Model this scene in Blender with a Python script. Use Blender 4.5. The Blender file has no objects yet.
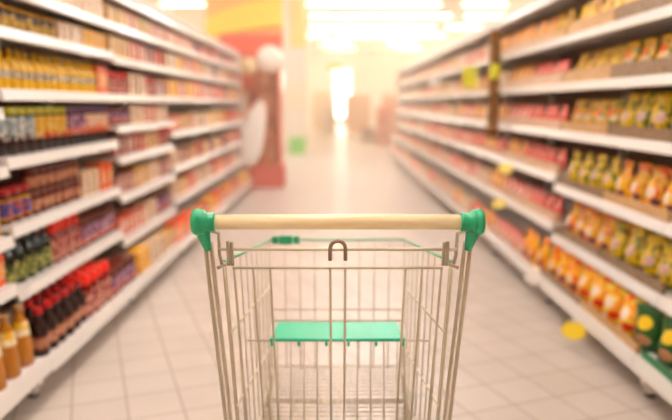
import bpy, bmesh, math, random
from mathutils import Vector, Matrix
R = random.Random(7)
S = bpy.context.scene
COL = S.collection
PI = math.pi

# ------------------------------------------------------------------ materials
MATS = {}
def mat(name, col, rough=.5, metal=0., emit=None, es=0., alpha=None, trans=0., spec=None):
    if name in MATS: return MATS[name]
    m = bpy.data.materials.new(name); m.use_nodes = True
    b = m.node_tree.nodes['Principled BSDF']
    b.inputs['Base Color'].default_value = (*col, 1)
    b.inputs['Roughness'].default_value = rough
    b.inputs['Metallic'].default_value = metal
    if emit:
        b.inputs['Emission Color'].default_value = (*emit, 1); b.inputs['Emission Strength'].default_value = es
    if trans: b.inputs['Transmission Weight'].default_value = trans
    if spec is not None: b.inputs['Specular IOR Level'].default_value = spec
    if alpha is not None: b.inputs['Alpha'].default_value = alpha
    # a light wear pattern so nothing is a perfectly even colour
    nt = m.node_tree
    if not emit:
        tc = nt.nodes.new('ShaderNodeTexCoord'); n = nt.nodes.new('ShaderNodeTexNoise'); n.inputs['Scale'].default_value = 9
        mr = nt.nodes.new('ShaderNodeMapRange'); mr.inputs[3].default_value = max(.02, rough-.06); mr.inputs[4].default_value = min(1, rough+.06)
        nt.links.new(tc.outputs['Object'], n.inputs['Vector']); nt.links.new(n.outputs['Fac'], mr.inputs[0])
        nt.links.new(mr.outputs[0], b.inputs['Roughness'])
    MATS[name] = m
    return m

def printed(name, base, bands=(), blobs=(), speck=None, scale=9, rough=.35, thr=.56):
    """packaging print: colour bands by height, oval patches on the front, and irregular artwork specks"""
    if name in MATS: return MATS[name]
    m = bpy.data.materials.new(name); m.use_nodes = True
    nt = m.node_tree; N = nt.nodes; L = nt.links
    b = N['Principled BSDF']; b.inputs['Roughness'].default_value = rough
    tc = N.new('ShaderNodeTexCoord'); sep = N.new('ShaderNodeSeparateXYZ'); L.new(tc.outputs['Generated'], sep.inputs[0])
    def mth(op, a, c, d=None):
        n = N.new('ShaderNodeMath'); n.operation = op
        for i, v in enumerate((a, c, d)):
            if v is None: continue
            if isinstance(v, (int, float)): n.inputs[i].default_value = v
            else: L.new(v, n.inputs[i])
        return n.outputs[0]
    rgb = N.new('ShaderNodeRGB'); rgb.outputs[0].default_value = (*base, 1); cur = rgb.outputs[0]
    def over(fac, c):
        nonlocal cur
        mx = N.new('ShaderNodeMix'); mx.data_type = 'RGBA'
        L.new(fac, mx.inputs[0]); L.new(cur, mx.inputs[6]); mx.inputs[7].default_value = (*c, 1); cur = mx.outputs[2]
    for z0, z1, c in bands:
        over(mth('MULTIPLY', mth('GREATER_THAN', sep.outputs[2], z0), mth('LESS_THAN', sep.outputs[2], z1)), c)
    if speck:
        n = N.new('ShaderNodeTexNoise'); n.inputs['Scale'].default_value = scale; n.inputs['Detail'].default_value = 1
        oi = N.new('ShaderNodeObjectInfo')
        add = N.new('ShaderNodeVectorMath'); add.operation = 'ADD'
        L.new(tc.outputs['Generated'], add.inputs[0]); L.new(mth('MULTIPLY', oi.outputs['Random'], 9.), add.inputs[1])
        L.new(add.outputs[0], n.inputs['Vector'])
        over(mth('GREATER_THAN', n.outputs['Fac'], thr), speck)
    for x, z, rx, rz, c in blobs:
        dx = mth('DIVIDE', mth('SUBTRACT', sep.outputs[0], x), rx); dz = mth('DIVIDE', mth('SUBTRACT', sep.outputs[2], z), rz)
        over(mth('LESS_THAN', mth('ADD', mth('MULTIPLY', dx, dx), mth('MULTIPLY', dz, dz)), 1.), c)
    L.new(cur, b.inputs['Base Color'])
    MATS[name] = m
    return m

# ------------------------------------------------------------------ mesh helpers
class MB:
    def __init__(s): s.bm = bmesh.new(); s.mats = []; s.mi = 0
    def m(s, material):
        if material not in s.mats: s.mats.append(material)
        s.mi = s.mats.index(material); return s
    def _mark(s, faces, smooth=False):
        for f in faces: f.material_index = s.mi; f.smooth = smooth
    def box(s, c, d, bev=0., rot=None):
        r = bmesh.ops.create_cube(s.bm, size=1)
        vs = r['verts']
        M = Matrix.Translation(c) @ (rot.to_4x4() if rot else Matrix()) @ Matrix.Diagonal((*d, 1))
        bmesh.ops.transform(s.bm, matrix=M, verts=vs)
        fs = list({f for v in vs for f in v.link_faces})
        s._mark(fs)
        if bev:
            es = list({e for v in vs for e in v.link_edges})
            rr = bmesh.ops.bevel(s.bm, geom=es, offset=bev, segments=2, affect='EDGES', profile=.5)
            s._mark(rr['faces'])
        return s
    def tube(s, pts, r, n=8, closed=False, rr=None):
        pts = [Vector(p) for p in pts]; k = len(pts); rings = []
        up = None
        for i, p in enumerate(pts):
            if closed: t = (pts[(i+1) % k]-pts[i-1]).normalized()
            elif i == 0: t = (pts[1]-p).normalized()
            elif i == k-1: t = (p-pts[i-1]).normalized()
            else: t = ((pts[i+1]-p).normalized()+(p-pts[i-1]).normalized()).normalized()
            if up is None: up = t.orthogonal().normalized()
            up = (up - t*up.dot(t)).normalized(); w = t.cross(up)
            ra = rr[i] if rr else r
            rings.append([s.bm.verts.new(p+(up*math.cos(a)+w*math.sin(a))*ra) for a in [2*PI*j/n for j in range(n)]])
        fs = []
        for i in range(k if closed else k-1):
            a, b = rings[i], rings[(i+1) % k]
            for j in range(n): fs.append(s.bm.faces.new((a[j], a[(j+1) % n], b[(j+1) % n], b[j])))
        s._mark(fs, True)
        if not closed:
            s._mark([s.bm.faces.new(rings[0][::-1]), s.bm.faces.new(rings[-1])])
        return s
    def lathe(s, prof, n=16, c=(0, 0, 0), sx=1., sy=1., axis='Z', cap=True):
        rings = []
        for r, z in prof:
            ring = []
            for j in range(n):
                a = 2*PI*j/n; x, y = r*math.cos(a)*sx, r*math.sin(a)*sy
                p = (x, y, z) if axis == 'Z' else ((z, x, y) if axis == 'X' else (x, z, y))
                ring.append(s.bm.verts.new((p[0]+c[0], p[1]+c[1], p[2]+c[2])))
            rings.append(ring)
        fs = []
        for a, b in zip(rings, rings[1:]):
            for j in range(n): fs.append(s.bm.faces.new((a[j], a[(j+1) % n], b[(j+1) % n], b[j])))
        s._mark(fs, True)
        if cap: s._mark([s.bm.faces.new(rings[0][::-1]), s.bm.faces.new(rings[-1])])
        return s
    def prism(s, poly, x0, x1, axis='X'):
        """extrude a closed (a,b) outline between two positions along an axis"""
        def P(a, b, t): return (t, a, b) if axis == 'X' else ((a, t, b) if axis == 'Y' else (a, b, t))
        A = [s.bm.verts.new(P(a, b, x0)) for a, b in poly]; B = [s.bm.verts.new(P(a, b, x1)) for a, b in poly]
        k = len(poly)
        fs = [s.bm.faces.new(A), s.bm.faces.new(B[::-1])]
        for i in range(k): fs.append(s.bm.faces.new((A[i], B[i], B[(i+1) % k], A[(i+1) % k])))
        s._mark(fs); return s
    def pouch(s, w, h, t, nu=8, nv=9, seed=0, crimp=.07, gather=0.):
        rr = random.Random(seed); F = {}; B = {}
        wob = [rr.uniform(-.08, .08) for _ in range(nv+1)]
        for v in range(nv+1):
            q = v/nv
            th = t*.5*min(1, (1-q)*2.0+.02)*(.75+.35*math.sin(min(1, q*1.5)*PI)) if q < 1-crimp else .0015
            if q == 0: th = t*.36
            ww = w*(.5-.04*math.sin(q*PI))*(1-gather*max(0, 1-abs(q-.84)/.2))
            for u in range(nu+1):
                a = 2*u/nu-1
                prof = (1-abs(a)**2.6)
                x = a*ww; y = th*prof*(1+wob[v]*a) + .0007
                z = q*h + (.006*math.cos(a*PI)*rr.uniform(.4, 1) if q > .9 else 0)
                F[u, v] = s.bm.verts.new((x, -y, z)); B[u, v] = s.bm.verts.new((x, y, z))
        fs = []
        for v in range(nv):
            for u in range(nu):
                fs.append(s.bm.faces.new((F[u, v], F[u+1, v], F[u+1, v+1], F[u, v+1])))
                fs.append(s.bm.faces.new((B[u+1, v], B[u, v], B[u, v+1], B[u+1, v+1])))
        for v in range(nv):
            fs.append(s.bm.faces.new((B[0, v], F[0, v], F[0, v+1], B[0, v+1])))
            fs.append(s.bm.faces.new((F[nu, v], B[nu, v], B[nu, v+1], F[nu, v+1])))
        for u in range(nu):
            fs.append(s.bm.faces.new((F[u, 0], B[u, 0], B[u+1, 0], F[u+1, 0])))
            fs.append(s.bm.faces.new((F[u+1, nv], B[u+1, nv], B[u, nv], F[u, nv])))
        s._mark(fs, True); return s
    def mesh(s, name):
        bmesh.ops.recalc_face_normals(s.bm, faces=s.bm.faces)
        me = bpy.data.meshes.new(name); s.bm.to_mesh(me); s.bm.free()
        for m_ in s.mats: me.materials.append(m_)
        return me
    def build(s, name, parent=None, loc=None):
        o = bpy.data.objects.new(name, s.mesh(name)); COL.objects.link(o)
        if parent: o.parent = parent
        if loc: o.location = loc
        return o

def nm(material): return MB().m(material)
def tag(o, label=None, cat=None, group=None, kind=None):
    if label: o['label'] = label
    if cat: o['category'] = cat
    if group: o['group'] = group
    if kind: o['kind'] = kind
    return o
def empty(name, loc, label=None, cat=None, group=None, rz=0):
    o = bpy.data.objects.new(name, None); o.empty_display_size = .1; COL.objects.link(o)
    o.location = loc; o.rotation_euler.z = rz
    return tag(o, label, cat, group)
def copy_tree(o, parent=None):
    c = o.copy(); COL.objects.link(c); c.parent = parent
    for ch in KIDS.get(o.name, ()):  # recorded children of a prototype
        d = ch.copy(); COL.objects.link(d); d.parent = c
    return c
KIDS = {}

# ------------------------------------------------------------------ palette
white_metal = mat('white_painted_steel', (.78, .73, .68), .38)
rail_mat = mat('price_rail_plastic', (.77, .73, .69), .22)
rail_grey = mat('price_rail_insert', (.70, .70, .74), .3)
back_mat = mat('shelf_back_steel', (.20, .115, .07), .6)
black = mat('black_rubber', (.02, .02, .02), .6)
chrome = mat('warm_chrome_wire', (.68, .60, .46), .34, .3)
frame_m = mat('warm_chrome_tube', (.58, .50, .39), .32, .4)
green = mat('green_plastic', (.012, .42, .20), .30)
pale_green = mat('pale_green_plastic', (.30, .60, .40), .4)
cream = mat('cream_plastic_grip', (.97, .80, .50), .32)
bronze = mat('bronze_hook_metal', (.36, .23, .17), .35, .4)

# ------------------------------------------------------------------ the hall
CEIL = 4.4
def floor_material():
    m = bpy.data.materials.new('beige_floor_tiles'); m.use_nodes = True
    nt = m.node_tree; N = nt.nodes; L = nt.links; b = N['Principled BSDF']
    tc = N.new('ShaderNodeTexCoord'); mp = N.new('ShaderNodeMapping')
    mp.inputs['Rotation'].default_value = (0, 0, math.radians(-20.8)); mp.inputs['Location'].default_value = (.128, .03, 0)
    br = N.new('ShaderNodeTexBrick'); br.offset = 0; br.squash = 1
    br.inputs['Scale'].default_value = 1
    br.inputs['Brick Width'].default_value = .2265; br.inputs['Row Height'].default_value = .2265
    br.inputs['Mortar Size'].default_value = .0042; br.inputs['Mortar Smooth'].default_value = .3
    br.inputs['Color1'].default_value = (.66, .565, .495, 1); br.inputs['Color2'].default_value = (.70, .60, .53, 1)
    br.inputs['Mortar'].default_value = (.38, .295, .24, 1)
    n = N.new('ShaderNodeTexNoise'); n.inputs['Scale'].default_value = 3
    mx = N.new('ShaderNodeMix'); mx.data_type = 'RGBA'; mx.blend_type = 'MULTIPLY'; mx.inputs[0].default_value = .18
    L.new(tc.outputs['Object'], mp.inputs[0]); L.new(mp.outputs[0], br.inputs[0]); L.new(tc.outputs['Object'], n.inputs[0])
    L.new(br.outputs[0], mx.inputs[6]); L.new(n.outputs[0], mx.inputs[7]); L.new(mx.outputs[2], b.inputs['Base Color'])
    b.inputs['Roughness'].default_value = .32
    return m
X0, X1, Y0, Y1 = -11., 11., -4., 42.
nm(floor_material()).box(((X0+X1)/2, (Y0+Y1)/2, -.05), (X1-X0+.4, Y1-Y0+.4, .1)).build('floor')['kind'] = 'structure'
ceil_m = mat('ceiling_panels', (.66, .50, .36), .8)
nm(ceil_m).box(((X0+X1)/2, (Y0+Y1)/2, CEIL+.05), (X1-X0+.4, Y1-Y0+.4, .1)).build('ceiling')['kind'] = 'structure'
wall_m = mat('cream_wall_paint', (.90, .77, .58), .7)
nm(wall_m).box((X0-.1, (Y0+Y1)/2, CEIL/2), (.2, Y1-Y0, CEIL)).build('wall_left')['kind'] = 'structure'
nm(wall_m).box((X1+.1, (Y0+Y1)/2, CEIL/2), (.2, Y1-Y0, CEIL)).build('wall_right')['kind'] = 'structure'
nm(wall_m).box((0, Y0-.1, CEIL/2), (X1-X0+.4, .2, CEIL)).build('wall_back')['kind'] = 'structure'
# far wall: shop front with three tall openings; unseen outer two added for glow
w = nm(wall_m)
wins = [(-10.4, -3.3), (-.15, .95), (5.2, 10.4)]
w.box((0, Y1+.1, 3.95), (X1-X0, .2, .9)); w.box((0, Y1+.1, .2), (X1-X0, .2, .4))
xs = [X0] + [v for p in wins for v in p] + [X1]
for a, b_ in zip(xs[::2], xs[1::2]): w.box(((a+b_)/2, Y1+.1, 1.95), (b_-a, .2, 3.1))
w.build('wall_far')['kind'] = 'structure'
glass = mat('shopfront_glass', (1, .98, .95), .02, trans=1., spec=.3)
for i, (a, b_) in enumerate(wins):
    r = empty('window_%d' % (i+1), ((a+b_)/2, Y1+.1, .4)); r['kind'] = 'structure'
    f = nm(white_metal); W_ = b_-a
    for x in (-W_/2+.04, -W_/6, W_/6, W_/2-.04): f.box((x, 0, 1.55), (.08, .1, 3.1))
    f.box((0, 0, .04), (W_, .1, .08)); f.box((0, 0, 3.06), (W_, .1, .08)); f.build('window_frame', r)
    nm(glass).box((0, 0, 1.55), (W_-.02, .012, 3.06)).build('window_pane', r)

# ceiling lights : rows of long linear luminaires
lamp_m = mat('lamp_diffuser', (1, 1, 1), .5, emit=(1, .94, .88), es=28)
lamp_hot = mat('lamp_diffuser_far', (1, 1, 1), .5, emit=(1, .80, .52), es=9)
lamp_fill = mat('lamp_diffuser_fill', (1, 1, 1), .5, emit=(1, .84, .60), es=60)  # strong diffuser for the added, unseen fill lamps
def lamp_proto(length, mt):
    r = empty('ceiling_light', (0, 0, CEIL))
    nm(white_metal).box((0, 0, -.03), (length+.06, .30, .06), .01).build('housing', r)
    nm(mt).box((0, 0, -.07), (length, .17, .03), .008).build('diffuser', r)
    KIDS[r.name] = list(r.children)
    return r
protos = {}
ORD = ['first', 'second', 'third', 'fourth', 'fifth', 'sixth', 'seventh', 'eighth', 'ninth', 'tenth', 'eleventh', 'twelfth', 'thirteenth',
       'fourteenth', 'fifteenth', 'sixteenth', 'seventeenth', 'eighteenth', 'nineteenth', 'twentieth', 'twenty-first', 'twenty-second', 'twenty-third',
       'twenty-fourth', 'twenty-fifth', 'twenty-sixth']
bpy.context.view_layer.update()
visrow = 0
for y, segs in [(1.2, [(-.8, 2.4), (-5.2, 2.4), (4.0, 2.4)]), (4.6, [(-.8, 2.4), (-5.2, 2.4), (4.0, 2.4)]), (8, [(.8, 2.4), (-5.2, 2.4), (4.9, 2.4)]),
                (11.8, [(.8, 2.4), (-5.2, 2.4), (4.9, 2.4)]), (15.2, [(.8, 2.4), (-5.2, 2.4), (5.2, 2.4)]),
                (20.9, [(-4.72, 1.3), (-.4, 2.4), (2.0, 2.4), (4.6, 1.3), (7.5, 2.4)]),
                (23.6, [(.3, 2.4), (2.8, 2.4), (5.2, 1.3)]),
                (26.9, [(.2, 2.4), (2.7, 2.4), (5.6, 2.4)]),
                (30.2, [(-6, 2.4), (-1.5, 2.4), (1.2, 2.4), (3.7, 2.4), (7, 1.5)]),
                (33.6, [(-4, 2.4), (.0, 1.5), (3.2, 1.5)]), (37.2, [(-4, 1.5), (.3, 1.5), (4, 1.5)])]:
    far = y > 20
    if far: segs = segs+[(-9.0, 2.4), (9.2, 2.4)]  # end lamps added out of sight behind the shelving to brighten the far hall
    for k, (x, ln) in enumerate(sorted(segs)):
        hot = far and abs(x) < 8.5
        key = (ln, hot, far)
        if key not in protos:
            o = protos[key] = lamp_proto(ln, lamp_hot if hot else lamp_fill if far else lamp_m)
        else: o = copy_tree(protos[key])
        o.location = (x, y, CEIL)
        if y > 17:
            rowi = [20.9, 23.6, 26.9, 30.2, 33.6, 37.2].index(y)
            lab = 'glowing linear ceiling light, %s from the left, in the %s far row of lamps' % (ORD[k], ORD[rowi])
        else:
            lab = 'linear ceiling light above the aisle, %s from the left wall, %s row overhead' % (ORD[k], ORD[[1.2, 4.6, 8, 11.8, 15.2].index(y)])
        tag(o, lab, 'ceiling light', 'linear ceiling lights')

# ------------------------------------------------------------------ shelving
def gondola_bay(side, y0, y1, heights, label, top=2.04, last=False):
    """side -1 left, +1 right; heights = price-rail centre heights from the bottom up"""
    fx = 1.385 if side < 0 else 1.405      # front of the upper shelves
    bx = 1.262 if side < 0 else 1.315      # front of the base shelf
    back = fx+.47
    r = empty('shelving_unit', (side*fx, (y0+y1)/2, 0), label, 'shelving', 'white supermarket shelving bays along the %s of the aisle' % ('left' if side < 0 else 'right'))
    L = y1-y0; o = side
    def X(ax): return side*(ax-fx)
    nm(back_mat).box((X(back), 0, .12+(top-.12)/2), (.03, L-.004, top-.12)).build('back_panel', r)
    for yy in (-L/2+.02, L/2-.02) if last else (-L/2+.02,):
        nm(white_metal).box((X(back-.03), yy, top/2), (.05, .034, top)).build('upright', r)
        lg = nm(white_metal); lg.box((X(bx+.10), yy, .066), (.045, .04, .10), .004).box((X((back+bx)/2), yy, .075), (back-bx-.12, .03, .05))
        lg = lg.build('leg', r)
        nm(black).lathe([(.016, 0), (.022, .004), (.022, .014), (.012, .018)], 12, (X(bx+.10), yy, 0)).build('foot', lg)
    if last: nm(white_metal).box((X((fx+back)/2+.02), L/2+.012, .10+(top-.10)/2), (back-fx+.0, .02, top-.10), .003).build('end_panel', r)
    nm(white_metal).box((X((fx+back)/2+.03), 0, top+.012), (back-fx-.05, L-.006, .024)).build('top_cap', r)
    for i, h in enumerate(heights):
        f = bx if i == 0 else fx
        b_ = nm(white_metal)
        b_.box((X((f+back-.02)/2+.01), 0, h+.012), (back-.02-f-.02, L-.008, .024))
        if i:   # brackets under the shelf
            for yy in (-L/2+.02, L/2-.02): b_.prism([(X(back-.03), h), (X(fx+.08), h), (X(back-.03), h-.03)], yy-.004, yy+.004, 'Y')
        sh = b_.build('shelf', r)
        # tilted price rail: outer strip with lips, grey insert
        hh = .033 if i == 0 else .024
        p = [(X(f+.020), h+hh), (X(f+.004), h+hh), (X(f-.008), h-hh), (X(f+.006), h-hh-.004), (X(f+.012), h-hh+.006), (X(f+.020), h-hh+.03)]
        nm(rail_mat).prism(p, -L/2+.003, L/2-.003, 'Y').build('price_rail', sh)
    return r

BAY = 1.42
YB = [1.33+BAY*k for k in range(12)]
Lh = {0: [.17, .51, .72, 1.02, 1.26, 1.55, 1.80], 1: [.155, .47, .755, 1.05, 1.34, 1.597, 1.78],
      2: [.155, .40, .69, .94, 1.14, 1.34, 1.575, 1.78, 1.97], 3: [.155, .46, .74, 1.04, 1.34, 1.575, 1.78, 1.97]}
Lh[4] = Lh[5] = Lh[3]
Rh = {0: [.175, .45, .773, 1.114, 1.405, 1.69], 1: [.175, .45, .773, 1.114, 1.405, 1.69], 2: [.175, .51, .83, 1.114, 1.405, 1.69, 1.98]}
for k in range(3, 10): Rh[k] = Rh[2]
for k in range(6):
    gondola_bay(-1, YB[k], YB[k+1], Lh[k], 'white shelving bay with long price rails, %s from the camera on the left side' % ORD[k], last=(k == 5))
for k in range(10):
    gondola_bay(1, YB[k], YB[k+1], Rh[k], 'white shelving bay with long price rails, %s from the camera on the right side' % ORD[k], last=(k == 9))

# ------------------------------------------------------------------ products
def C(r, g, b):  # sRGB 0-255 -> linear, a little richer
    f = lambda v: (v/255/12.92) if v/255 <= .04045 else ((v/255+.055)/1.055)**2.4
    a = [f(r), f(g), f(b)]; l = .3*a[0]+.6*a[1]+.1*a[2]
    return tuple(max(.004, min(.95, (l+(v-l)*1.25)*.88)) for v in a)
PROD = {}
def product(key, kind, cat, w, h, d, parts):
    """parts: list of (part name, function adding geometry to an MB); first one is the body"""
    PROD[key] = dict(kind=kind, cat=cat, w=w, h=h, d=d, parts=parts, near=None, far=None)
def proto(key, detailed):
    p = PROD[key]; slot = 'near' if detailed else 'far'
    if p[slot] is None:
        if detailed:
            ms = []
            for n_, fn in p['parts']:
                b_ = MB(); fn(b_); ms.append((n_, b_.mesh(p['kind'] if n_ == 'body' else n_)))
            p[slot] = ms
        else:
            b_ = MB()
            for n_, fn in p['parts']: fn(b_)
            p[slot] = [('body', b_.mesh(p['kind']))]
    return p[slot]
def place(key, x, y, z, rz, detailed, label, group, tilt=0.):
    ms = proto(key, detailed); p = PROD[key]
    o = bpy.data.objects.new(p['kind'], ms[0][1]); COL.objects.link(o)
    o.location = (x, y, z); o.rotation_euler = (tilt, 0, rz)
    for n_, me in ms[1:]:
        c = bpy.data.objects.new(n_, me); COL.objects.link(c); c.parent = o
    return tag(o, label, p['cat'], group)

def bottle(key, kind, r, h, body, cap, label, neck=.35, cap_r=.5, lz=(.15, .55), cap_h=.09, sh=.68, cat='bottle', square=False):
    n = 14
    def f_body(b): b.m(body).lathe([(r*.9, 0), (r, .006), (r, h*sh*.8), (r*.93, h*sh*.9), (r*(neck+.25), h*(sh+.07)), (r*neck, h*(sh+.13)), (r*neck, h*(1-cap_h))], n)
    def f_cap(b): b.m(cap).lathe([(r*cap_r*.97, h*(1-cap_h)), (r*cap_r, h*(1-cap_h)+.003), (r*cap_r*.94, h-.003), (r*cap_r*.82, h)], n)
    def f_lab(b): b.m(label).lathe([(r*1.012, h*lz[0]), (r*1.016, h*lz[0]+.001), (r*1.016, h*lz[1]-.001), (r*1.012, h*lz[1])], n, cap=False)
    product(key, kind, cat, 2*r, h, 2*r, [('body', f_body), ('cap', f_cap), ('label_sleeve', f_lab)])
def jar(key, kind, r, h, body, lid, label, lidh=.16, lz=(.12, .7), cat='jar'):
    def f_body(b): b.m(body).lathe([(r*.9, 0), (r, .006), (r, h*(.93-lidh)), (r*.88, h*(1-lidh))], 14)
    def f_lid(b): b.m(lid).lathe([(r*.95, h*(1-lidh)), (r*.97, h*(1-lidh)+.002), (r*.97, h-.003), (r*.9, h)], 14)
    def f_lab(b): b.m(label).lathe([(r*1.012, h*lz[0]), (r*1.016, h*lz[0]+.001), (r*1.016, h*lz[1]-.001), (r*1.012, h*lz[1])], 14, cap=False)
    product(key, kind, cat, 2*r, h, 2*r, [('body', f_body), ('lid', f_lid), ('label_sleeve', f_lab)])
def carton(key, kind, w, h, d, body, panel, cat='carton', pz=(.2, .75)):
    def f_body(b): b.m(body).box((0, 0, h/2), (w, d, h), .003)
    def f_p(b): b.m(panel).box((0, -d/2-.0006, h*(pz[0]+pz[1])/2), (w*.84, .0016, h*(pz[1]-pz[0])))
    product(key, kind, cat, w, h, d, [('body', f_body), ('front_panel', f_p)])
def pouch(key, kind, w, h, t, m, cat='packet', seed=0, gather=0.):
    product(key, kind, cat, w, h, t, [('body', lambda b: b.m(m).pouch(w, h, t, seed=seed, gather=gather))])

def M(n, c, r=.3, **k): return mat(n, c, r, **k)
amber = M('amber_juice', C(188, 128, 72), .2); dark = M('dark_sauce', C(40, 18, 14), .12); dkgreen = M('dark_green_glass', C(28, 34, 26), .12)
redc = M('red_cap', C(190, 22, 30)); orac = M('orange_cap', C(240, 80, 25)); olive = M('olive_cap', C(195, 188, 92)); gold = M('gold_lid', C(190, 140, 50), .3, metal=.5)
yel = M('yellow_plastic', C(245, 200, 20)); yelc = M('yellow_nozzle', C(235, 185, 30)); whitec = M('white_cap', C(235, 225, 215)); brownj = M('brown_spread', C(92, 42, 24), .15)
peach = printed('peach_label', C(205, 155, 128), [(.0, .2, C(95, 40, 30)), (.85, 1, C(110, 45, 32))], speck=C(140, 75, 55), scale=4)
redpink = printed('red_pink_label', C(150, 62, 60), [(.0, .3, C(190, 130, 120))], speck=C(240, 190, 170), scale=5)
olive_l = printed('olive_label', C(112, 118, 68), [(.7, 1, C(60, 75, 40))], speck=C(205, 200, 130), scale=4)
blue_l = printed('blue_label', C(60, 80, 150), [(.0, .15, C(205, 150, 60)), (.82, 1, C(205, 150, 60))], speck=C(190, 90, 70), scale=4)
lblue_l = printed('light_blue_label', C(150, 165, 170), [(.0, .22, C(70, 35, 30))], speck=C(230, 225, 215), scale=4)
yel_l = printed('yellow_label', C(225, 175, 60), [(.0, .25, C(200, 80, 50))], speck=C(235, 215, 150), scale=4)
pur_l = printed('purple_label', C(120, 75, 110), [(.0, .3, C(215, 120, 100))], speck=C(215, 180, 190), scale=4)
whi_l = printed('white_label', C(225, 205, 185), [(.0, .3, C(190, 90, 70))], speck=C(235, 150, 110), scale=4)
amb_l = printed('cream_yellow_label', C(235, 190, 60), [(.0, .5, C(235, 215, 180))], speck=C(250, 235, 200), scale=3)
must_l = printed('lettered_band', C(235, 220, 190), [], speck=C(60, 50, 75), scale=4.5, thr=.54)
gold_l = printed('gold_label', C(190, 150, 80), [(.6, 1, C(70, 45, 25))], speck=C(230, 200, 130), scale=4)

bottle('amber', 'juice_bottle', .048, .31, amber, M('tan_cap', C(170, 130, 90)), amb_l, neck=.34, cap_r=.42, lz=(.56, .70), sh=.62)
# tapering body for the amber bottles
PROD['amber']['parts'][0] = ('body', lambda b: b.m(amber).lathe([(.045, 0), (.048, .006), (.046, .08), (.037, .18), (.028, .235), (.017, .265), (.015, .285)], 16))
PROD['amber']['parts'][2] = ('label_sleeve', lambda b: b.m(amb_l).lathe([(.0400, .16), (.0370, .195), (.0310, .23)], 16, cap=False))
bottle('darkred', 'sauce_bottle', .039, .225, dark, redc, peach, neck=.42, cap_r=.55, cap_h=.14, lz=(.12, .42), sh=.6)
bottle('orangecap', 'ketchup_bottle', .040, .23, M('ketchup_red', C(120, 25, 20), .2), orac, redpink, neck=.55, cap_r=.78, cap_h=.26, lz=(.08, .62), sh=.6)
bottle('green', 'oil_bottle', .039, .25, dkgreen, black, olive_l, neck=.36, cap_r=.42, lz=(.1, .5))
tall = dict(lidh=.15, lz=(.30, .80))
jar('coffee_b', 'coffee_jar', .040, .235, dark, olive, lblue_l, **tall)
jar('coffee_y', 'coffee_jar', .040, .235, dark, olive, yel_l, **tall)
jar('coffee_p', 'coffee_jar', .040, .235, dark, M('purple_cap', C(105, 62, 92)), pur_l, **tall)
jar('coffee_w', 'coffee_jar', .040, .235, dark, M('purple_cap', C(105, 62, 92)), whi_l, **tall)
bottle('mustard', 'mustard_bottle', .036, .205, yel, yelc, must_l, neck=.30, cap_r=.34, cap_h=.1, lz=(.26, .46), sh=.66)
PROD['mustard']['parts'][1] = ('cap', lambda b: b.m(yelc).lathe([(.013, .172), (.014, .176), (.006, .19), (.003, .212)], 10))
jar('blue', 'spread_jar', .040, .155, brownj, redc, blue_l)
jar('brown', 'sauce_jar', .037, .108, brownj, M('brown_lid', C(110, 45, 30)), peach)
jar('gold', 'coffee_jar', .037, .125, M('dark_coffee', C(45, 26, 18), .15), gold, gold_l)
jar('darkjar', 'pickle_jar', .036, .165, M('dark_red_preserve', C(85, 35, 28), .15), M('brown_lid', C(110, 45, 30)), pur_l)
jar('tomato', 'tomato_jar', .037, .135, M('tomato_sauce', C(170, 50, 30), .15), orac, redpink)
def pm(n, c, pc, sc=5, **k): return printed(n, c, speck=pc, scale=sc, **k)
carton('cream', 'tea_carton', .075, .145, .10, pm('cream_card', C(225, 200, 170), C(205, 160, 130)), pm('cream_panel', C(235, 220, 200), C(180, 110, 80)))
carton('yellow', 'pasta_carton', .078, .15, .10, pm('yellow_card', C(238, 185, 40), C(225, 150, 40)), pm('yellow_panel', C(245, 205, 110), C(210, 90, 50)))
carton('orange', 'rice_carton', .08, .16, .10, pm('orange_card', C(235, 110, 40), C(225, 90, 35)), pm('orange_panel', C(240, 160, 90), C(235, 225, 210)))
carton('whitered', 'cracker_carton', .085, .135, .10, pm('red_white_card', C(200, 75, 55), C(225, 150, 120)), pm('pale_panel', C(232, 200, 185), C(205, 110, 90)))
carton('redbox', 'cereal_carton', .095, .15, .10, pm('red_card', C(205, 70, 55), C(220, 110, 85)), pm('red_panel', C(225, 150, 130), C(190, 50, 45)))
carton('pinkbox', 'biscuit_carton', .10, .13, .10, pm('pink_card', C(215, 130, 110), C(230, 175, 150)), pm('pink_panel', C(235, 205, 185), C(200, 85, 75)))
carton('purplebox', 'chocolate_carton', .09, .12, .10, pm('mauve_card', C(150, 90, 85), C(205, 150, 135)), pm('mauve_panel', C(215, 180, 165), C(160, 60, 60)))
carton('tanbox', 'soup_carton', .085, .14, .10, pm('tan_card', C(200, 150, 95), C(220, 185, 130)), pm('tan_panel', C(230, 205, 160), C(190, 110, 60)))
pouch('y1', 'snack_pouch', .15, .21, .09, printed('yellow_orange_pouch', C(240, 188, 35), [(.86, 1, C(235, 150, 30))], [(.42, .42, .2, .13, C(235, 215, 195)), (.66, .22, .16, .08, C(120, 75, 95))], speck=C(228, 110, 35), scale=5), seed=1, gather=.45)
pouch('y2', 'snack_pouch', .145, .21, .09, printed('yellow_green_pouch', C(232, 196, 40), [(.0, .16, C(120, 105, 60))], [(.55, .44, .2, .12, C(215, 180, 165)), (.3, .25, .13, .08, C(95, 70, 90))], speck=C(110, 118, 45), scale=5), seed=2, gather=.45)
pouch('o1', 'crisp_pouch', .16, .22, .09, printed('orange_white_pouch', C(242, 165, 45), [(.86, 1, C(240, 120, 30))], [(.4, .55, .2, .14, C(240, 225, 205)), (.65, .28, .2, .10, C(225, 85, 40)), (.3, .2, .14, .08, C(240, 215, 190))], speck=C(240, 215, 120), scale=5), seed=3, gather=.3)
pouch('g1', 'crisp_pouch', .16, .22, .09, printed('green_yellow_pouch', C(45, 90, 45), [], [(.5, .62, .26, .15, C(240, 205, 50)), (.55, .25, .25, .12, C(200, 150, 115))], speck=C(35, 65, 38), scale=4), seed=4)
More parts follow.
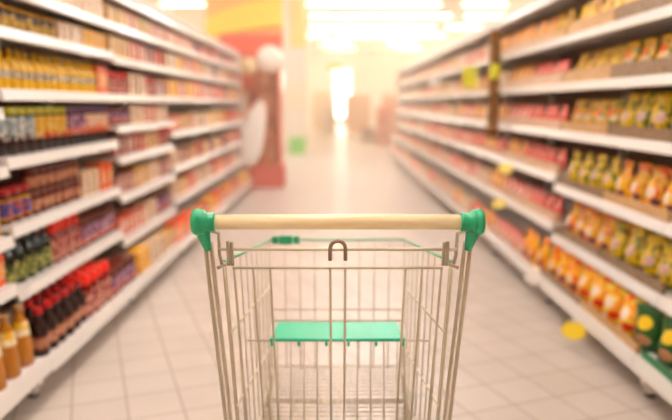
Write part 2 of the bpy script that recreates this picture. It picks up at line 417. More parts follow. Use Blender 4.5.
pouch('v1', 'noodle_packet', .15, .18, .085, printed('mixed_noodle_packet', C(228, 175, 55), [(.0, .25, C(150, 115, 90))], [(.4, .6, .18, .12, C(235, 120, 50)), (.68, .42, .15, .1, C(225, 200, 170))], speck=C(105, 125, 50), scale=5), seed=5, gather=.35)
pouch('t1', 'grain_packet', .14, .17, .085, printed('tan_grain_packet', C(222, 182, 105), [(.0, .3, C(190, 160, 120))], [(.4, .6, .2, .12, C(235, 200, 80))], speck=C(180, 125, 60), scale=5), seed=6, gather=.3)
pouch('p1', 'sweet_packet', .12, .15, .06, printed('pink_packet', C(222, 112, 106), [(.0, .35, C(225, 190, 165))], [(.5, .65, .25, .16, C(235, 170, 150))], speck=C(208, 85, 88), scale=5), seed=7)
pouch('p2', 'cookie_packet', .125, .15, .06, printed('rose_packet', C(230, 130, 120), [(.0, .4, C(230, 205, 180))], [(.5, .6, .26, .18, C(240, 215, 200))], speck=C(215, 90, 85), scale=5), seed=8)
pouch('or2', 'pasta_packet', .12, .16, .06, printed('orange_packet', C(232, 160, 95), [(.0, .4, C(225, 195, 160))], [(.5, .6, .26, .18, C(238, 205, 150))], speck=C(215, 120, 70), scale=5), seed=9)

SHELF = ['bottom shelf', 'second shelf', 'third shelf', 'fourth shelf', 'fifth shelf', 'sixth shelf', 'seventh shelf', 'eighth shelf', 'ninth shelf']
DESC = {
 'amber': 'amber juice bottle with yellow label', 'darkred': 'dark sauce bottle with red cap', 'orangecap': 'red ketchup bottle with orange cap',
 'green': 'dark green bottle with olive label', 'coffee_b': 'tall dark jar with light blue label', 'coffee_y': 'tall dark jar with yellow label',
 'coffee_p': 'tall dark jar with purple label', 'coffee_w': 'tall dark jar with white label', 'mustard': 'yellow bottle with pointed nozzle',
 'blue': 'red-lidded jar with blue label', 'brown': 'small brown jar with peach label', 'gold': 'dark jar with gold lid', 'darkjar': 'dark red jar with purple label',
 'tomato': 'red jar with orange lid', 'cream': 'cream carton', 'yellow': 'yellow carton', 'orange': 'orange carton', 'whitered': 'red carton with pale front',
 'redbox': 'red carton', 'pinkbox': 'pink carton with pale front', 'purplebox': 'mauve carton', 'tanbox': 'tan carton',
 'y1': 'yellow and orange pouch', 'y2': 'yellow pouch with green patches', 'o1': 'orange pouch with white patches', 'g1': 'dark green pouch with yellow oval',
 'v1': 'orange and green packet', 't1': 'tan packet with yellow oval', 'p1': 'pink and red packet', 'p2': 'rose packet with pale lower half', 'or2': 'pale orange packet'}
COUNT = {}
def fill(side, bay, shelf, blocks, y_from=None, y_to=None, rows=1, stack=None):
    """blocks = [(key, share of the shelf)], laid out from the near end to the far end"""
    hs = (Lh if side < 0 else Rh)[bay]; z = hs[shelf]+.024
    nxt = hs[shelf+1]-.035 if shelf+1 < len(hs) else 2.035
    if nxt-z < .07: return
    fx = (1.385 if side < 0 else 1.405) if shelf else (1.262 if side < 0 else 1.315)
    a = YB[bay]+.02 if y_from is None else y_from; e = YB[bay+1]-.02 if y_to is None else y_to
    tot = sum(s_ for _, s_ in blocks); y = a
    sd = 'left' if side < 0 else 'right'
    near = bay <= 1
    for key, s_ in blocks:
        p = PROD[key]; span = (e-a)*s_/tot
        pitch = p['w']+.006; n = max(1, int(span/pitch)); pitch = span/n
        lv = 1
        if p['cat'] == 'jar' and stack and p['h']*2+.01 < nxt-z: lv = 2
        sc = 1. if p['h'] < nxt-z-.012 else None
        if sc is None: key2 = fit(key, nxt-z-.015)
        else: key2 = key
        d = PROD[key2]['d']
        for row in range(rows):
            for i in range(n):
                for l in range(lv):
                    if row and l: continue
                    yy = y+pitch*(i+.5)+R.uniform(-.003, .003)
                    xx = side*(fx+.032+d/2+row*(d+(.035 if p['cat'] == 'packet' else .008))+R.uniform(0, .008))
                    rz = (PI/2 if side < 0 else -PI/2)+R.uniform(-.07, .07)
                    tl = zl = 0.
                    if p['cat'] == 'packet':
                        tl = R.uniform(-.10, .02)
                        xx += side*(.02 if near else 0); zl = abs(tl)*d*.5
                        if near: rz += .22+R.uniform(-.24, .24)
                    if p['cat'] in ('bottle', 'jar'): rz += R.uniform(-.5, .5)
                    where = '%s, %s %s bay' % (SHELF[shelf], ORD[bay], sd)
                    grp = '%ss on the %s of the %s %s bay' % (DESC[key], SHELF[shelf], ORD[bay], sd)
                    if near:
                        rw = ' in the back row' if row else (' of the upper layer' if l else (' of the lower layer' if lv == 2 else ' in front'))
                        lab = '%s, %s%s, %s' % (DESC[key], ORD[i], rw, where)
                    else:
                        lab = '%s, %s, aisle side' % (DESC[key], where)
                    place(key2, xx, yy, z+.001+zl+l*(PROD[key2]['h']+.002), rz, near, lab, grp, tilt=tl)
                    COUNT[p['kind']] = COUNT.get(p['kind'], 0)+1
        y += span
def fit(key, h):
    """a shorter pack of the same kind, for a lower shelf gap"""
    k2 = '%s_%d' % (key, int(h*100))
    if k2 in PROD: return k2
    p = PROD[key]; s_ = (int(h*100)/100)/p['h']
    def wrap(fn):
        def g(b):
            n0 = len(b.bm.verts); fn(b); b.bm.verts.ensure_lookup_table()
            for v in b.bm.verts[n0:]: v.co.z *= s_
        return g
    PROD[k2] = dict(kind=p['kind'], cat=p['cat'], w=p['w'], h=p['h']*s_, d=p['d'], parts=[(n_, wrap(f)) for n_, f in p['parts']], near=None, far=None)
    return k2

# left side -----------------------------------------------------------------
c0 = 2.12
fill(-1, 0, 0, [('amber', 1)], c0, rows=2)
fill(-1, 0, 1, [('orange', 1)], c0); fill(-1, 0, 2, [('tanbox', 1)], c0); fill(-1, 0, 3, [('cream', 1)], c0)
fill(-1, 0, 4, [('purplebox', 1)], c0); fill(-1, 0, 5, [('cream', 1)], c0)
fill(-1, 1, 0, [('darkred', 6), ('orangecap', 4), ('darkjar', 5)], rows=2)
fill(-1, 1, 1, [('green', 5), ('orangecap', 4), ('darkjar', 6)], rows=2)
fill(-1, 1, 2, [('blue', 2.8), ('brown', 6), ('cream', 3), ('orange', 2.4)], stack=True)
fill(-1, 1, 3, [('coffee_b', 4), ('coffee_y', 4), ('coffee_p', 3), ('coffee_w', 4)])
fill(-1, 1, 4, [('mustard', 13), ('orange', 2)])
fill(-1, 1, 5, [('gold', 7), ('cream', 3.5), ('yellow', 4)])
fill(-1, 1, 6, [('gold', 5), ('cream', 9)])
def seq(keys, n, sd):
    rr = random.Random(sd); out = []
    for _ in range(n):
        k = rr.choice([q for q in keys if not out or q != out[-1][0]]); out.append((k, rr.uniform(2, 4)))
    return out
redmix = ['whitered', 'redbox', 'purplebox', 'tanbox', 'cream', 'tomato']
yelmix = ['yellow', 'orange', 'tanbox', 'cream', 'whitered']
palmix = ['cream', 'tanbox', 'pinkbox', 'whitered', 'darkjar']
for bay in (2, 3, 4, 5):
    for s_ in range(len(Lh[bay])):
        ks = yelmix if s_ in (0,) else (redmix if (s_+bay) % 3 else palmix)
        if (s_, bay) in ((4, 3), (0, 3), (1, 4), (3, 4), (5, 3)): ks = yelmix
        fill(-1, bay, s_, seq(ks, 4, s_*7+bay))
# right side ----------------------------------------------------------------
r0 = 2.12
for s_, k in enumerate(['g1', 'y2', 'v1', 'y2', 'v1', 't1']): fill(1, 0, s_, [(k, 1)], r0)
fill(1, 1, 0, [('g1', 1), ('o1', 6), ('y1', 4)], rows=2)
fill(1, 1, 1, [('y2', 6), ('y1', 6)], rows=2)
fill(1, 1, 2, [('y1', 6), ('y2', 6)])
fill(1, 1, 3, [('y2', 6), ('v1', 6)])
fill(1, 1, 4, [('v1', 6), ('t1', 6)])
fill(1, 1, 5, [('y1', 3), ('t1', 8)])
fill(1, 2, 0, [('y1', 4), ('p2', 7)]); fill(1, 2, 1, [('p1', 5), ('p2', 6)]); fill(1, 2, 2, [('p1', 7), ('or2', 4)])
fill(1, 2, 3, [('p1', 6), ('p2', 5)]); fill(1, 2, 4, [('p1', 6), ('or2', 5)]); fill(1, 2, 5, [('t1', 2), ('or2', 6)]); fill(1, 2, 6, [('tanbox', 6)])
for bay in range(3, 10):
    for s_ in range(7):
        ks = ['p2', 'or2', 'p1', 'pinkbox', 'cream'] if s_ < 4 else ['or2', 'p2', 'cream', 'tanbox', 'pinkbox']
        fill(1, bay, s_, seq(ks, 3, s_*5+bay))
print('COUNTS', COUNT)

# display trays in front of the packets on the right -------------------------
tray_tan = printed('tan_tray_card', C(205, 170, 130), speck=C(190, 150, 110), scale=6)
tray_brown = printed('brown_tray_card', C(150, 125, 100), speck=C(110, 85, 68), scale=14)
tray_beige = printed('beige_tray_card', C(215, 185, 160), speck=C(200, 160, 135), scale=6)
def tray_mesh(L, h, m, gap):
    b = MB().m(m)
    # low front lip with side flaps standing on the shelf in front of the packs
    b.box((0, 0, h/2), (.003, L, h)); b.box((gap/2, L/2-.002, h/2), (gap, .003, h)); b.box((gap/2, -L/2+.002, h/2), (gap, .003, h))
    return b.mesh('display_tray')
tm = {}
o = nm(mat('green_tray_plastic', C(30, 120, 70), .35)).box((0, 0, .022), (.004, .52, .044)).box((.012, .258, .022), (.024, .004, .044)).box((.012, -.258, .022), (.024, .004, .044)).build('display_tray', loc=(1.3385, 2.46, .2005))
tag(o, 'green plastic tray edge on the bottom shelf, first right bay', 'tray')
for bay, shelf, kinds, hh in [(1, 5, ('brown', 'tan'), .07), (1, 4, ('brown', 'tan'), .07), (1, 3, ('brown', 'tan'), .055), (1, 2, ('tan', 'brown'), .05), (1, 1, ('brown', 'brown'), .055), (1, 0, ('tan', 'brown'), .05),
                              (2, 5, ('tan', 'beige'), .06), (2, 4, ('beige', 'beige'), .07), (2, 3, ('beige', 'beige'), .06), (2, 2, ('beige', 'beige'), .06), (2, 1, ('beige', 'beige'), .06)]:
    fx = 1.405 if shelf else 1.315
    for j, kn in enumerate(kinds):
        m_ = {'tan': tray_tan, 'brown': tray_brown, 'beige': tray_beige}[kn]
        key = (kn, hh)
        if key not in tm: tm[key] = tray_mesh(.685, hh, m_, .02)
        o = bpy.data.objects.new('display_tray', tm[key]); COL.objects.link(o)
        o.location = (fx+.0225, YB[bay]+.36+j*.70, Rh[bay][shelf]+.025)
        tag(o, '%s cardboard tray edge before the packets, %s half of %s, %s right bay' % (kn, ['near', 'far'][j], SHELF[shelf], ORD[bay]), 'tray', 'cardboard trays on the right shelves')

# price tags and signs --------------------------------------------------------
sign_y = mat('yellow_sign_card', (.93, .66, .02), .4); sign_g = mat('lime_sign_card', (.75, .72, .02), .4); sign_w = mat('white_sign_card', C(238, 230, 222), .4)
sign_p = mat('pale_yellow_card', C(248, 225, 140), .4)
def burst(name, x, y, z, r, m, label, pts=11, turn=62, tip=25):
    b = nm(m); poly = []
    for i in range(pts*2):
        a = PI*i/pts; q = r*(1 if i % 2 else .84); poly.append((q*math.cos(a)*1.12, q*math.sin(a)*.85))
    b.prism([(p[0], p[1]) for p in poly], -.0015, .0015, 'X')
    o = b.build(name, loc=(x, y, z)); o.rotation_euler = (0, math.radians(tip), math.radians(turn))
    nm(sign_w).box((0, 0, r*.75+.01), (.004, .016, .03)).build('clip', o)
    return tag(o, label, 'sign')
burst('price_tag', 1.242, 3.27, .130, .062, sign_y, 'yellow starburst price tag hanging from the lowest price rail on the right')
burst('price_tag', 1.325, 5.1, .80, .060, sign_p, 'pale yellow price tag on the third right price rail, among the pink packets')
burst('price_tag', 1.325, 5.25, .50, .055, sign_p, 'pale yellow price tag on the second right price rail, among the pink packets')
burst('price_tag', 1.260, 4.05, .20, .055, sign_w, 'white price tag on the lowest right rail beyond the yellow one')
def flag(name, loc, w, h, m, label):
    o = nm(m).box((0, 0, 0), (w, .004, h), .001).build(name, loc=loc)
    nm(white_metal).box((w/2+.01, .0, 0), (.02, .006, .02)).build('bracket', o)
    return tag(o, label, 'sign')
flag('shelf_flag_sign', (1.305, 6.5, 1.56), .15, .20, sign_g, 'lime yellow flag sign sticking out from the upper right shelves')
flag('shelf_flag_sign', (1.32, 8.9, 1.60), .14, .14, sign_w, 'small pale flag sign farther along the upper right shelves')
# brown hanging strip on the right shelves
r = empty('hanging_display_strip', (1.335, 5.62, 1.0), 'brown vertical display strip with yellow packs hanging before the upper right shelves', 'display strip')
bs = mat('brown_strip_card', C(132, 90, 48), .5)
nm(bs).box((0, 0, .46), (.09, .03, .90), .003).build('backing_strip', r)
for k in range(5):
    o = nm(sign_p if k != 3 else sign_g).m([bs, bs, bs, sign_g, bs, bs][k]).pouch(.09, .12, .03, seed=20+k).build('hanging_pack', r, (0, -.034, .06+k*.15))

# ------------------------------------------------------------------ end-of-aisle promotion display (left)
red_card = mat('red_display_card', C(222, 108, 55), .5); pink_card = mat('pink_red_plinth', C(205, 88, 80), .5)
orange_card = mat('orange_header_card', (.93, .42, .08), .5); yellow_card = mat('yellow_arch_card', (.97, .64, .02), .45)
r = empty('promotional_display', (-1.32, 10.45, 0), 'tall red promotional display with yellow arched header at the end of the left shelves', 'display stand')
nm(pink_card).box((.02, 0, .17), (.95, .60, .34), .02).build('plinth', r)
nm(red_card).box((.0, .12, 1.20), (.88, .30, 1.74), .01).build('back_board', r)
for sx in (-.42, .44): nm(red_card).box((sx, -.04, 1.15), (.03, .50, 1.64), .006).build('side_panel', r)
for z in (.72, 1.12, 1.52): nm(red_card).box((.01, -.1, z), (.83, .34, .02)).build('shelf', r)
nm(mat('coral_header_card', C(232, 95, 70), .5)).box((.0, .02, 2.20), (.96, .10, .34), .01).build('lower_header', r)
nm(orange_card).prism([(-.70, 2.24), (.50, 2.24), (.50, 3.2), (-.70, 3.2)], .03, .07, 'Y').build('header_board', r)
lo = [(-.70, 2.28), (-.49, 2.35), (-.147, 2.42), (.15, 2.46), (.50, 2.49)]; hi = [(-.70, 2.60), (-.45, 2.71), (-.147, 2.80), (.18, 2.87), (.50, 2.91)]
nm(yellow_card).prism(lo+hi[::-1], -.06, .03, 'Y').build('yellow_arch', r)
for i, (x_, z_, rr_, lb) in enumerate([(-.99, 1.96, .20, 'large white ball decoration in front of the red display header'), (-1.31, 1.86, .13, 'smaller cream ball decoration left of the white one on the red display')]):
    o = nm(mat('white_ball' if i == 0 else 'cream_ball', C(252, 240, 228) if i == 0 else C(245, 220, 180), .4)).lathe([(rr_*math.sin(PI*max(.01, min(.99, k/12))), -rr_*math.cos(PI*k/12)) for k in range(13)], 20).build('ball_decoration', loc=(x_, 9.985+.01*i, z_))
    nm(white_metal).tube([(0, rr_*.9, 0), (0, .40, 0)], .006, 6).build('bracket', o)
    tag(o, lb, 'decoration')
bagm = printed('cream_sack', C(240, 222, 200), [(.85, 1, C(225, 190, 150))], [(.5, .45, .25, .25, C(232, 205, 180))], speck=C(230, 205, 180), scale=4)
bagb = mat('brown_sack', C(190, 110, 70), .5)
sk = []
for i, (z, dx) in enumerate([(.732, 0), (.732, .40), (1.132, 0), (1.132, .40), (1.532, 0), (1.532, .40), (.34, 0), (.34, .40)]):
    me = sk[0] if sk and i % 2 == 0 else (sk[1] if len(sk) > 1 else None)
    if i == 4: continue
    if len(sk) < 2:
        me = nm(bagm if i % 2 == 0 else bagb).pouch(.30, .35, .16, seed=40+i).mesh('flour_sack'); sk.append(me)
    o = bpy.data.objects.new('flour_sack', me); COL.objects.link(o); o.location = (-1.32-.19+dx, 10.32-(.0 if i < 6 else .03), z+.001)
    lv = ['lower', 'lower', 'middle', 'middle', 'upper', 'upper', 'plinth', 'plinth'][i]
    tag(o, '%s sack standing on the %s of the red promotional display' % ('cream' if i % 2 == 0 else 'brown', lv if lv == 'plinth' else lv+' shelf'), 'sack', 'sacks on the red promotional display')

prof = [(.03, 0), (.13, .03), (.19, .14), (.205, .32), (.19, .52), (.15, .72), (.12, .86), (.07, .98), (.02, 1.03)]
o = nm(mat('cream_display_bag_cloth', (.90, .83, .74), .6)).lathe(prof, 20, sy=.38).build('display_bag', loc=(-1.42, 9.955, .36)); o.rotation_euler = (0, math.radians(17), 0)
nm(white_metal).tube([(0, 0, 1.03), (0, .06, 1.09), (0, .10, 1.06)], .005, 6).build('hook', o)
tag(o, 'long rounded cream bag hanging aslant in front of the red promotional display', 'bag')

# ------------------------------------------------------------------ column and far hall
col_m = mat('cream_column_paint', (.85, .72, .58), .6)
nm(col_m).box((-1.12, 18.3, CEIL/2), (.66, .66, CEIL), .02).build('column')['kind'] = 'structure'
r = empty('banner', (-1.0, 17.93, 2.8), 'tall yellow banner fixed to the upper part of the column', 'banner')
nm(yellow_card).box((0, 0, .62), (.42, .02, 1.24)).build('banner_cloth', r)
nm(white_metal).box((0, 0, 1.25), (.46, .04, .03)).build('rod', r)
o = nm(mat('pale_notice_card', C(248, 232, 200), .5)).box((0, 0, 0), (.5, .03, .7), .004).build('notice_board', loc=(-1.05, 17.94, 1.5)); tag(o, 'pale notice board on the column below the yellow banner', 'notice board')
gb = mat('lime_green_plastic', (.10, .62, .03), .4)
r = empty('plastic_crate', (-1.02, 17.4, 0), 'bright green plastic crate standing at the foot of the column', 'crate')
b = nm(gb).box((0, 0, .015), (.40, .34, .03), .004)
for sx, sy, wx, wy in ((0, -.165, .40, .012), (0, .165, .40, .012), (-.195, 0, .012, .34), (.195, 0, .012, .34)): b.box((sx, sy, .22), (wx, wy, .41), .003)
b.build('crate_body', r)
nm(gb).tube([(-.21, -.18, .42), (.21, -.18, .42), (.21, .18, .42), (-.21, .18, .42)], .014, 8, closed=True).build('rim', r)
o = nm(sign_g).box((0, 0, 0), (.46, .02, .22), .01).build('hanging_sign', loc=(-.02, 20, 2.40)); nm(white_metal).tube([(-.15, 0, .09), (-.15, 0, CEIL-2.40)], .004, 5).tube([(.15, 0, .09), (.15, 0, CEIL-2.40)], .004, 5).build('suspension_wires', o)
tag(o, 'small lime yellow sign hanging over the far end of the aisle', 'sign')

# far islands: low displays and checkouts
wood = mat('brown_crate_wood', C(120, 72, 45), .6); ora = mat('orange_display_card', C(240, 150, 90), .5); salmon = mat('salmon_display_card', C(235, 135, 100), .5)
r = empty('wooden_crate_table', (1.15, 23, 0), 'dark brown wooden crate on the floor at the far end of the aisle', 'crate')
b = nm(wood)
for z in (.08, .24, .40):
    b.box((0, -.24, z), (.5, .02, .12)).box((0, .24, z), (.5, .02, .12)).box((-.24, 0, z), (.02, .46, .12)).box((.24, 0, z), (.02, .46, .12))
b.build('slatted_side', r); nm(wood).box((0, 0, .02), (.5, .46, .03)).build('crate_bottom', r)
def far_stand(x, y, w, h, d, m, label, shelves=3):
    r = empty('display_stand', (x, y, 0), label, 'display stand')
    nm(m).box((0, d/2-.02, h/2), (w, .04, h), .004).build('back_board', r)
    for s_ in (-1, 1): nm(m).box((s_*(w/2-.015), 0, h*.5), (.03, d-.05, h)).build('side_panel', r)
    for k in range(shelves): nm(m).box((0, -.02, .08+k*h/shelves), (w-.06, d-.06, .03)).build('shelf', r)
    return r
far_stand(1.52, 21, .45, 1.2, .5, salmon, 'salmon cardboard display stand beyond the end of the right shelves')
far_stand(-2.5, 19.5, .9, 1.5, .5, ora, 'orange cardboard display stand left of the column')
far_stand(-.35, 27, .7, 1.5, .5, mat('cream_stand', C(240, 215, 180), .5), 'cream cardboard display stand in the far hall behind the column')
far_stand(2.3, 27, .8, 1.6, .5, ora, 'orange cardboard display stand far behind the salmon one')
far_stand(.95, 29, 1.1, 1.7, .5, mat('tan_stand_card', C(235, 170, 100), .5), 'tan cardboard display stand beyond the brown crate')
far_stand(-.75, 33, .8, 1.9, .5, mat('yellow_stand_card', C(245, 200, 90), .5), 'pale yellow display stand left of the bright far window')
# far cross-aisle shelving seen end on, beyond both rows
for i, (x, y, lb) in enumerate([(-4.2, 24, 'cream shelving block beyond the column on the left'), (-2.6, 30, 'cream shelving block far behind the column'), (4.0, 24, 'cream shelving block beyond the right shelves'), (5.6, 30, 'cream shelving block far back on the right'), (3.2, 33, 'cream shelving block near the bright shop front')]):
    r = empty('far_shelving', (x, y, 0), lb, 'shelving', 'shelving blocks in the far hall')
    nm(mat('far_shelf_back', C(235, 190, 145), .6)).box((0, 0, .95), (1.9, .04, 1.9)).build('back_panel', r)
    for k in range(5): nm(white_metal).box((0, -.2, .12+k*.4), (1.9, .4, .04)).build('shelf', r)
    for s_ in (-1, 1): nm(white_metal).box((s_*.96, -.2, .95), (.03, .42, 1.9)).build('side_panel', r)
    for k in range(5):
        for j in range(6):
            kk = ['pinkbox', 'yellow', 'redbox', 'tanbox', 'cream'][(k+j+i) % 5]
            place(kk, x-.75+j*.3, y-.28, .1405+k*.4, R.uniform(-.1, .1), False, '%s, %s, %s block in the far hall' % (DESC[kk], SHELF[k], ['left column-side', 'left distant', 'right nearer', 'right distant', 'shop-front'][i]), '%ss on the far cross shelving' % DESC[kk])

# ------------------------------------------------------------------ shopping trolley
cart = empty('shopping_trolley', (0, 1.45, 0), 'wire shopping trolley with cream handle bar and green end caps in the aisle', 'shopping cart')
OX, OY = .004, -1.45
def P(x, d, z): return (x+OX, d+OY, z)
def Z(h): return 1.30-h
W = lambda: nm(chrome)
# handle
HZ = Z(.245); HD = 1.352
nm(cream).tube([P(-.270, HD, HZ), P(.270, HD, HZ)], .0160, 20).build('handle_bar', cart)
for s in (-1, 1):
    b = nm(green)
    prof = [(.0185, .2575), (.0205, .2595), (.0195, .264), (.0195, .278), (.0255, .281), (.0265, .284), (.0265, .2875), (.0250, .2885), (.0285, .2925), (.0285, .299), (.0240, .3055), (.008, .3075)]
    b.lathe([(r_, s*x_) for r_, x_ in prof], 24, P(0, HD, HZ), axis='X')
    # bracket: tapering arm running down and inward from the cap
    path = [(.288, HD+.000, HZ-.002), (.286, HD+.006, HZ-.018), (.285, HD+.012, HZ-.034), (.282, HD+.017, HZ-.050), (.279, HD+.020, HZ-.064)]
    b.tube([P(s*x, d, z) for x, d, z in path], .01, 14, rr=[.0190, .0165, .0132, .0102, .0080])
    b.build('end_cap', cart)
    # frame: twin tubes leaning forward from bracket to chassis
    f = nm(frame_m)
    for q_ in (0, .0125):
        f.tube([P(s*(.285-q_), 1.372, Z(.292)), P(s*(.282-q_), 1.395, Z(.40)), P(s*(.273-q_), 1.455, Z(.66)), P(s*(.268-q_), 1.50, Z(.85)), P(s*(.266-q_), 1.53, Z(1.02)), P(s*(.264-q_), 1.60, Z(1.08)), P(s*(.258-q_), 2.30, Z(1.10))], .0046, 10)
    f.build('side_frame', cart)
    f = nm(frame_m)
    f.tube([P(s*.284, HD+.012, Z(.262)), P(s*.258, 1.385, Z(.275)), P(s*.258, 1.392, Z(.325)), P(s*.254, 1.398, Z(.350))], .0040, 8)
    f.build('rear_post', cart)
    # hinge clips of the gate
    f = nm(frame_m)
    f.tube([P(s*.236, 1.372, Z(.290)), P(s*.236, 1.378, Z(.345))], .0042, 8).tube([P(s*.228, 1.372, Z(.292)), P(s*.228, 1.378, Z(.345))], .0036, 8)
    f.tube([P(s*.262, 1.38, Z(.352)), P(s*.228, 1.385, Z(.338))], .004, 8)
    f.build('gate_hinge', cart)
# basket: corner data rear (r) and front (f)
def rim(s, t, lvl):
    """point on the side wall; t 0 rear .. 1 front, lvl 0 rim .. 1 floor"""
    D = (1.400+.115*lvl) + ((2.20-.10*lvl)-(1.400+.115*lvl))*t
    zt = Z(.343)+(Z(.461)-Z(.343))*t; zb = Z(.95)+(Z(.885)-Z(.95))*t
    x = (.252+(.232-.252)*t)*(1-.0*lvl)-.012*lvl
    return P(s*x, D, zt+(zb-zt)*lvl)
LV = [0, .30, .62, 1.0]
for s in (-1, 1):
    b = W()
    for i in range(9):
        t = .03+.94*i/8
        b.tube([rim(s, t, 0), rim(s, t, 1)], .0023, 6)
    for l0, l1 in ((.29, .36), (.62, .81), (.99, .99)): b.tube([rim(s, 0, l0), rim(s, 1, l1)], .0037, 6)
    b.tube([rim(s, 0, 0), rim(s, 0, 1)], .0035, 6)
    b.build('side_panel', cart)
    nm(pale_green).tube([rim(s, 0.0, 0), rim(s, .5, 0), rim(s, 1, 0)], .0046, 8).build('rim_trim', cart)
# front panel
b = W()
for i in range(10):
    q = -1+2*i/9
    a = Vector(rim(1, 1, 0)); c_ = Vector(rim(1, 1, 1)); xx = a.x-OX; x2 = c_.x-OX
    b.tube([(OX+q*xx, a.y, a.z), (OX+q*x2, c_.y, c_.z)], .0022, 6)
for lv in (.545, .98):
    b.tube([rim(-1, 1, lv), rim(1, 1, lv)], .0028, 6)
b.build('front_panel', cart)
nm(pale_green).tube([rim(-1, 1, 0), rim(1, 1, 0)], .0042, 8).build('front_rim', cart)
a = rim(-1, 1, 0)
sp = nm(green)
sp.box((OX-.212, a[1]-.006, a[2]+.001), (.022, .012, .026), .003).box((OX-.176, a[1]-.006, a[2]+.001), (.046, .012, .030), .003).box((OX-.140, a[1]-.006, a[2]+.001), (.020, .012, .026), .003)
sp.build('sign_holder', cart)
# basket floor grid
b = W()
for i in range(26):
    t = i/25; b.tube([rim(-1, t, 1), rim(1, t, 1)], .0018, 5)
for i in range(11):
    q = -1+2*i/10
    A, B_ = Vector(rim(1, 0, 1)), Vector(rim(1, 1, 1))
    b.tube([(OX+q*(A.x-OX), A.y, A.z-.003), (OX+q*(B_.x-OX), B_.y, B_.z-.003)], .0022, 5)
b.build('basket_floor', cart)
# rear gate
def gp(x, h, fw=0): # gate plane leans forward going down
    return P(x, 1.385+(h-.311)*.335+fw, Z(h))
b = W()
b.tube([gp(-.258, .311), gp(.258, .311)], .0038, 8)
b.tube([gp(-.232, .356), gp(.232, .356)], .0034, 8)
for x in (-.187, -.150, -.0165, .0165, .150, .187): b.tube([gp(x, .356, .005), gp(x, .90, .005)], .0029, 6)
for x in (-.229, .229): b.tube([gp(x, .356), gp(x, .90)], .0030, 8)
b.tube([gp(-.232, .90), gp(.232, .90)], .0034, 8)
b.build('rear_gate', cart)
# hook for the coin lock at the middle of the gate
pts = [(-.0165, .330), (-.0165, .305)]+[(-.0165*math.cos(PI*k/8), .303-.0165*math.sin(PI*k/8)) for k in range(1, 8)]+[(.0165, .305), (.0165, .330)]
nm(bronze).tube([P(x, 1.374+(h-.29)*.1, Z(h)) for x, h in [(p_[0], p_[1]+.004) for p_ in pts]], .0044, 8).build('locking_hook', cart)
# child seat: green plate with clips, hinged on wires
SZ = Z(.632)
b = nm(mat('seat_green_plastic', (.02, .50, .28), .35))
b.prism([(-.182+OX, 1.700+OY), (.182+OX, 1.700+OY), (.172+OX, 1.835+OY), (-.172+OX, 1.835+OY)], SZ-.003, SZ+.002, 'Z')
b.tube([P(-.184, 1.698, SZ-.002), P(.184, 1.698, SZ-.002)], .0045, 8)
for x in (-.178, -.105, -.03, .03, .105, .178): b.box(P(x, 1.694, SZ-.010), (.007, .010, .014), .001)
b.build('child_seat', cart)
b = W()
b.tube([P(-.248, 1.705, SZ-.006), P(.248, 1.705, SZ-.006)], .0030, 6).tube([P(-.19, 1.845, SZ+.003), P(.19, 1.845, SZ+.003)], .0028, 6)
for s in (-1, 1): b.tube([P(s*.19, 1.845, SZ+.003), P(s*.184, 1.70, SZ-.006), P(s*.184, 1.64, Z(.93))], .0036, 6)
for i in range(10):
    x = -.163+.0362*i; b.tube([P(x, 1.702, SZ-.006), P(x, 1.64, Z(.93))], .0023, 6)
b.tube([P(-.184, 1.64, Z(.93)), P(.184, 1.64, Z(.93))], .0028, 6)
b.build('seat_frame', cart)
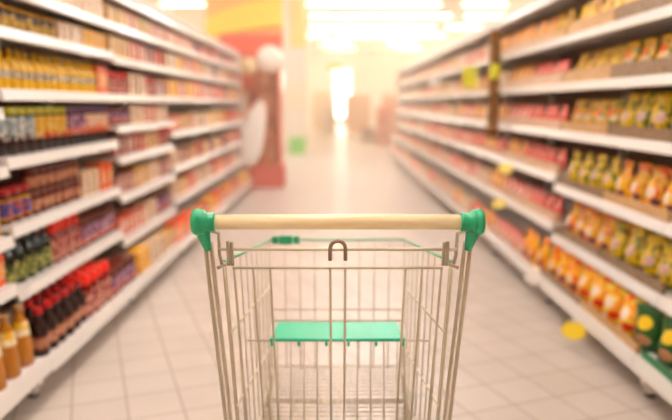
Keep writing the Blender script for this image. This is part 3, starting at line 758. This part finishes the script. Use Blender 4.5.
# chassis
b = nm(frame_m)
b.tube([P(-.262, 1.56, Z(1.06)), P(.262, 1.56, Z(1.06))], .008, 8).tube([P(-.255, 2.30, Z(1.10)), P(.255, 2.30, Z(1.10))], .008, 8)
for s in (-1, 1): b.tube([P(s*.255, 2.25, Z(1.10)), P(s*.235, 2.16, Z(.99)), P(s*.222, 2.08, Z(.895))], .007, 8)
for i in range(7): b.tube([P(-.2+.4*i/6, 1.56, Z(1.06)), P(-.2+.4*i/6, 2.30, Z(1.10))], .003, 6)
b.build('chassis', cart)
for s in (-1, 1):
    for d, zt in ((1.58, Z(1.08)), (2.30, Z(1.108))):
        f = nm(frame_m); f.lathe([(.014, .115), (.014, zt+.0)], 10, P(s*.258, d, 0)); 
        for q in (-1, 1): f.box(P(s*.258+q*.019, d-.01, .088), (.004, .04, .075), .001)
        f.box(P(s*.258, d-.005, .124), (.044, .05, .006), .001)
        c_ = f.build('castor', cart)
        nm(black).lathe([(.040, -.013), (.055, -.012), (.060, -.006), (.060, .006), (.055, .012), (.040, .013)], 20, P(s*.258, d-.018, .0605), axis='X').build('wheel', c_)

# ------------------------------------------------------------------ haze in the hall
hz = bpy.data.materials.new('warm_air_haze'); hz.use_nodes = True
nt = hz.node_tree; nt.nodes.remove(nt.nodes['Principled BSDF'])
vs = nt.nodes.new('ShaderNodeVolumeScatter'); vs.inputs['Color'].default_value = (1, .89, .72, 1); vs.inputs['Density'].default_value = .042; vs.inputs['Anisotropy'].default_value = .35
nt.links.new(vs.outputs[0], nt.nodes['Material Output'].inputs['Volume'])
HY = 4.6
hb = nm(hz).box(((X0+X1)/2, (HY+Y1)/2, CEIL/2), (X1-X0-.02, Y1-HY-.02, CEIL-.002)).build('haze'); hb['kind'] = 'stuff'; tag(hb, 'thin warm bright haze filling the far part of the supermarket hall', 'haze')

# ------------------------------------------------------------------ daylight, sun and camera
wd = bpy.data.worlds.new('World'); S.world = wd; wd.use_nodes = True
bg = wd.node_tree.nodes['Background']; bg.inputs[0].default_value = (1, .82, .56, 1); bg.inputs[1].default_value = 12

cam = bpy.data.cameras.new('camera'); co = bpy.data.objects.new('camera', cam); COL.objects.link(co)
cam.sensor_fit = 'HORIZONTAL'; cam.sensor_width = 36; cam.lens = 36*653/672
co.location = (0, 0, 1.3); co.rotation_euler = (PI/2-math.atan(106/653), 0, 0)
cam.dof.use_dof = True; cam.dof.focus_distance = 1.40; cam.dof.aperture_fstop = 1.5; cam.dof.aperture_blades = 0
cam.clip_end = 200
S.camera = co
vsn = S.view_settings; vsn.view_transform = 'Standard'; vsn.look = 'None'; vsn.gamma = 1; vsn.use_curve_mapping = False; vsn.exposure = 1.32
S.cycles.max_bounces = 6; S.cycles.diffuse_bounces = 4; S.cycles.volume_bounces = 1; S.cycles.transparent_max_bounces = 8
